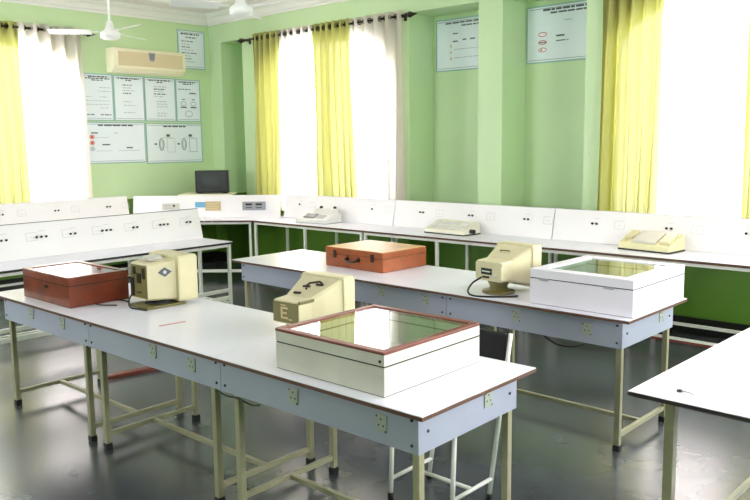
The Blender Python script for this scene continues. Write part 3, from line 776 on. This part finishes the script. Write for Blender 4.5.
# first: front row, left
d1_ = lamp_box('boxy beige lamp-and-scale box with dark diamond badge on the front table', (-4.06, 2.40, TH), -.03,
               [(.098, 0, .045, .255), (.100, .008, .042, .258), (.135, .165, .034, .276)], .165, (.165, .026, .292), .13)
bm = B(); box(bm, -.09, .09, -.004, .001, .052, .248, .002); rp = obj('rear_panel', bm, M['beiged'], d1_)
bm = B()
for a in ((-.06, -.03, .19, .235), (.045, .075, .17, .235), (-.015, .03, .14, .20), (-.02, .03, .08, .09)): box(bm, a[0], a[1], -.009, -.0035, a[2], a[3], .002)
obj('connector', bm, M['brass'], rp)
bm = B(); box(bm, -.085, -.05, -.012, -.003, .06, .17, .003); obj('inlet', bm, M['black'], rp)
bm = B(); loft(bm, [[(-.07 + .0, y, .268 + 0), (.05, y, .268), (.05, y, .268 + zt), (.02, y, .285 + zt), (-.04, y, .285 + zt), (-.07, y, .27 + zt)] for y, zt in ((.05, .0), (.07, .008), (.13, .010), (.145, .0))]); obj('top_cover', bm, M['wbox'], d1_)
Mb = Matrix.Translation((.1215, .10, .205)) @ Matrix.Rotation(-.197, 4, 'Z')
bm = B(); prism(bm, [(-.042, 0), (0, -.028), (.042, 0), (0, .028)], 'x', 0, .003); bmesh.ops.transform(bm, matrix=Mb, verts=bm.verts[:]); bd = obj('badge', bm, M['ink'], d1_)
bm = B(); lathe(bm, [(.011, 0), (.011, .0015)], (0, 0, 0), 14, M=Mb @ Matrix.Translation((.0028, 0, 0)) @ Matrix.Rotation(PI / 2, 4, 'Y')); obj('badge_centre', bm, M['wbox'], bd)
bm = B(); box(bm, -.06, .15, -.04, .22, .0005, .016, .004); obj('base_plate', bm, M['beiged'], d1_)
bm = B(); lathe(bm, [(.085, .016), (.08, .024), (.06, .045)], (.045, .10, 0), 20); obj('swivel', bm, M['black'], d1_)
tag(cable('c', [(-4.13, 2.392, .83), (-4.12, 2.36, .79), (-4.05, 2.33, .7655), (-3.96, 2.335, .766), (-3.90, 2.345, .766)], .005), 'black cable hanging behind the boxy lamp-and-scale box', 'cable')
tag(cable('c', [(-4.17, 2.31, .766), (-4.24, 2.26, .766), (-4.33, 2.25, .766), (-4.36, 2.32, .766), (-4.30, 2.40, .766), (-4.20, 2.41, .766)], .004), 'thin black cable looped on the table beside the red-brown case', 'cable')
# second: front row, behind the white case
d2_ = lamp_box('beige lamp-and-scale box with carrying handle behind the white red-rimmed case', (-2.905, 2.53, TH), .05,
               [(.092, 0, .045, .160), (.094, .006, .042, .163), (.096, .09, .040, .168), (.145, .27, .025, .245)], .27, (.155, .022, .252), .085)
bm = B(); box(bm, -.088, .088, -.005, .001, .050, .155, .002); rp = obj('rear_panel', bm, M['beiged'], d2_)
bm = B()
for a in ((-.03, -.018, .07, .13), (-.018, .02, .12, .13), (-.018, .012, .095, .105), (-.018, .02, .07, .08), (-.03, .01, .137, .142), (.025, .05, .066, .072)): box(bm, a[0], a[1], -.0065, -.0048, a[2], a[3])
obj('white_lettering', bm, M['tan'], rp)
bm = B(); box(bm, .088, .100, .0, .11, .150, .166, .003); obj('side_rib', bm, M['beiged'], d2_)
sl = math.atan2(.245 - .168, .18)
bm = B(); tube(bm, [(-.045, 0, 0), (-.045, 0, .022), (-.03, 0, .034), (.03, 0, .034), (.045, 0, .022), (.045, 0, 0)], .006); obj('carrying_handle', bm, M['brass'], d2_, loc=(.03, .175, .204), rot=(sl, 0, 1.3))
for x, y in ((-.03, .115), (-.02, .175), (.05, .20)):
    bm = B(); box(bm, -.022, .022, -.007, .007, -.002, .006, .002); obj('slot', bm, M['black'], d2_, loc=(x, y, .168 + (y - .09) * .428 + .002), rot=(sl, 0, .2))
bm = B(); box(bm, -.08, .08, .0, .20, .0005, .014, .004); obj('base_plate', bm, M['beiged'], d2_)
bm = B(); lathe(bm, [(.07, .014), (.05, .044)], (0, .09, 0), 20); obj('swivel', bm, M['beiged'], d2_)
# third: middle row
d3_ = lamp_box('cream lamp-and-scale box on a round swivel base beside the lilac-white case', (-2.66, 3.975, TH), -.12,
               [(.102, 0, .088, .205), (.104, .006, .085, .208), (.106, .10, .082, .214), (.140, .25, .045, .285)], .25, (.148, .035, .290), .085)
bm = B(); box(bm, -.055, .03, -.006, .001, .125, .165, .003); rp = obj('nameplate', bm, M['black'], d3_)
bm = B(); box(bm, -.045, .02, -.0075, -.0055, .142, .149); obj('plate_text', bm, M['grey'], rp)
bm = B(); box(bm, -.045, .01, -.005, .001, .103, .115, .002); obj('connector', bm, M['brass'], d3_)
bm = B(); lathe(bm, [(.009, 0), (.009, .012), (.003, .014)], (0, 0, 0), 10, M=Matrix.Translation((.055, 0, .125)) @ Matrix.Rotation(PI / 2, 4, 'X')); obj('knob', bm, M['wbox'], d3_)
bm = B(); box(bm, .100, .110, .0, .09, .185, .205, .003); obj('side_rib', bm, M['beige'], d3_)
bm = B(); lathe(bm, [(.10, .0005), (.105, .010), (.10, .016), (.06, .02), (.055, .045), (.075, .084)], (.0, .10, 0), 24); obj('swivel_base', bm, M['beiged'], d3_)
bm = B(); tube(bm, [(-.03, 0, 0), (-.03, 0, .008), (.03, 0, .008), (.03, 0, 0)], .004); obj('carrying_handle', bm, M['beiged'], d3_, loc=(-.01, .17, .252), rot=(.455, 0, .3))
tag(cable('c', [(-2.70, 3.965, .868), (-2.745, 3.93, .83), (-2.752, 3.89, .785), (-2.70, 3.868, .766), (-2.60, 3.90, .766), (-2.50, 3.98, .767), (-2.475, 4.02, .767)], .006), 'black cable looping around the round swivel base', 'cable')

# ------------------------------------------------------------------ small things on the tables
bm = B(); box(bm, -.075, .075, -.008, .008, .0004, .0016); o = obj('paper_slip', bm, M['pinkp'], loc=(-3.515, 2.262, TH), rz=1.45); tag(o, 'thin pink paper slip lying on the front middle table', 'paper')
kk = thing('metal_clip', 'small dark clip lying near the corner of the right-edge table', 'clip', (-1.055, 2.868, TH), -.2)
bm = B(); lathe(bm, [(.010, .0005), (.012, .004), (.006, .009)], (0, 0, 0), 12); obj('clip_head', bm, M['black'], kk)
bm = B(); tube(bm, [(.008, 0, .005), (.03, .006, .004), (.055, -.002, .004), (.06, -.01, .004)], .0022, 6); tube(bm, [(-.01, .0, .004), (-.022, .012, .004)], .002, 6); obj('clip_wire', bm, M['greyd'], kk)

# cables drooping below the aprons
tag(cable('c', [(-2.86, 2.068, .578), (-2.80, 2.066, .569), (-2.72, 2.066, .575), (-2.62, 2.066, .566), (-2.56, 2.066, .578)], .004), 'black cable drooping under the apron of the front right table', 'cable')
tag(cable('c', [(-2.24, 3.93, .575), (-2.18, 3.95, .535), (-2.10, 3.96, .525), (-2.02, 3.95, .55), (-1.98, 3.93, .578)], .004), 'black cable drooping below the middle row right table', 'cable')

# ------------------------------------------------------------------ chair between the rows
ch = thing('chair', 'chair with black back and white tube frame behind the front right table', 'chair', (-2.15, 2.875, 0), 0)
bm = B(); rings = []
box(bm, -.185, .165, .245, .262, .54, .785, .006); obj('backrest', bm, M['black'], ch)
bm = B(); box(bm, -.18, .17, -.20, .20, .43, .455, .01); obj('seat', bm, M['black'], ch)
for x in (-.19, .175):
    bm = B(); tube(bm, [(x, .10, 0.02), (x, .16, .30), (x, .19, .44), (x, .235, .60), (x + .008, .262, .785)], .011); l = obj('rear_leg', bm, M['legw'], ch)
    bm = B(); lathe(bm, [(.015, 0), (.015, .03)], (x, .10, 0), 10); obj('rubber_foot', bm, M['rubber'], l)
    bm = B(); tube(bm, [(x, -.20, .02), (x, -.18, .43)], .011); l = obj('front_leg', bm, M['legw'], ch)
    bm = B(); lathe(bm, [(.015, 0), (.015, .03)], (x, -.20, 0), 10); obj('rubber_foot', bm, M['rubber'], l)
    bm = B(); tube(bm, [(x, -.195, .10), (x, .115, .10)], .010); obj('side_bar', bm, M['legw'], ch)
bm = B(); tube(bm, [(-.18, -.04, .10), (.165, -.04, .10)], .010); obj('cross_bar', bm, M['legw'], ch)

# wooden batten on the floor beyond the first table
bm = B(); box(bm, -.035, .035, -.28, .28, 0, .028, .003); o = obj('wooden_batten', bm, M['redrim'], loc=(-5.14, 3.02, 0), rz=-.14); tag(o, 'reddish wooden batten lying on the floor behind the left front table', 'batten')

# ------------------------------------------------------------------ light
w = bpy.data.worlds.new('sky'); S.world = w; w.use_nodes = True
bg = w.node_tree.nodes['Background']; bg.inputs['Color'].default_value = (0.965, 0.98, 1.0, 1); bg.inputs['Strength'].default_value = 24.0
def portal(axis, p, sgn, op):
    ua, ub, sill, spring, rise = op
    L_ = bpy.data.lights.new('window_portal', 'AREA'); L_.shape = 'RECTANGLE'; L_.size = ub - ua; L_.size_y = spring + rise - sill
    L_.cycles.is_portal = True
    o = bpy.data.objects.new('window_portal', L_); COL.objects.link(o)
    m = (ua + ub) / 2; z = (sill + spring + rise) / 2
    o.location = (m, p, z) if axis == 'x' else (p, m, z)
    d = Vector((0, sgn, 0)) if axis == 'x' else Vector((sgn, 0, 0))
    o.rotation_euler = d.to_track_quat('-Z', 'Z').to_euler()
portal('x', YB + .24, -1, W1); portal('x', YB + .24, -1, W2); portal('x', YB + .24, -1, FILL_W3); portal('y', XL - .24, 1, WA)
for q in FILL_FW: portal('x', YF - .24, 1, q)
for q in FILL_RW: portal('y', XR + .24, -1, q)

# ------------------------------------------------------------------ camera
cam = bpy.data.cameras.new('camera'); co = bpy.data.objects.new('camera', cam); COL.objects.link(co)
yaw, pitch, roll = 0.7448242851463203, 0.1319398466743257, -0.013172113077736818
f = Vector((-math.sin(yaw) * math.cos(pitch), math.cos(yaw) * math.cos(pitch), -math.sin(pitch)))
r = Vector((math.cos(yaw), math.sin(yaw), 0)); u = r.cross(f)
c_, s_ = math.cos(roll), math.sin(roll)
R_ = c_ * r + s_ * u; U_ = -s_ * r + c_ * u
co.matrix_world = Matrix(((R_.x, U_.x, -f.x, 0), (R_.y, U_.y, -f.y, 0), (R_.z, U_.z, -f.z, 1.70952588), (0, 0, 0, 1)))
cam.sensor_width = 36; cam.lens = 36 * 774.8226 / 750
cam.shift_x = (375 - 368.3458) / 750; cam.shift_y = (244.6613 - 250) / 750
cam.clip_start = .05
S.camera = co
S.view_settings.view_transform = 'Standard'; S.view_settings.look = 'None'; S.view_settings.gamma = 1
S.view_settings.exposure = 0.04
cy = S.cycles
cy.use_denoising = True
cy.max_bounces = 10; cy.diffuse_bounces = 6; cy.transparent_max_bounces = 16
cy.caustics_reflective = False; cy.caustics_refractive = False
cy.sample_clamp_indirect = 6
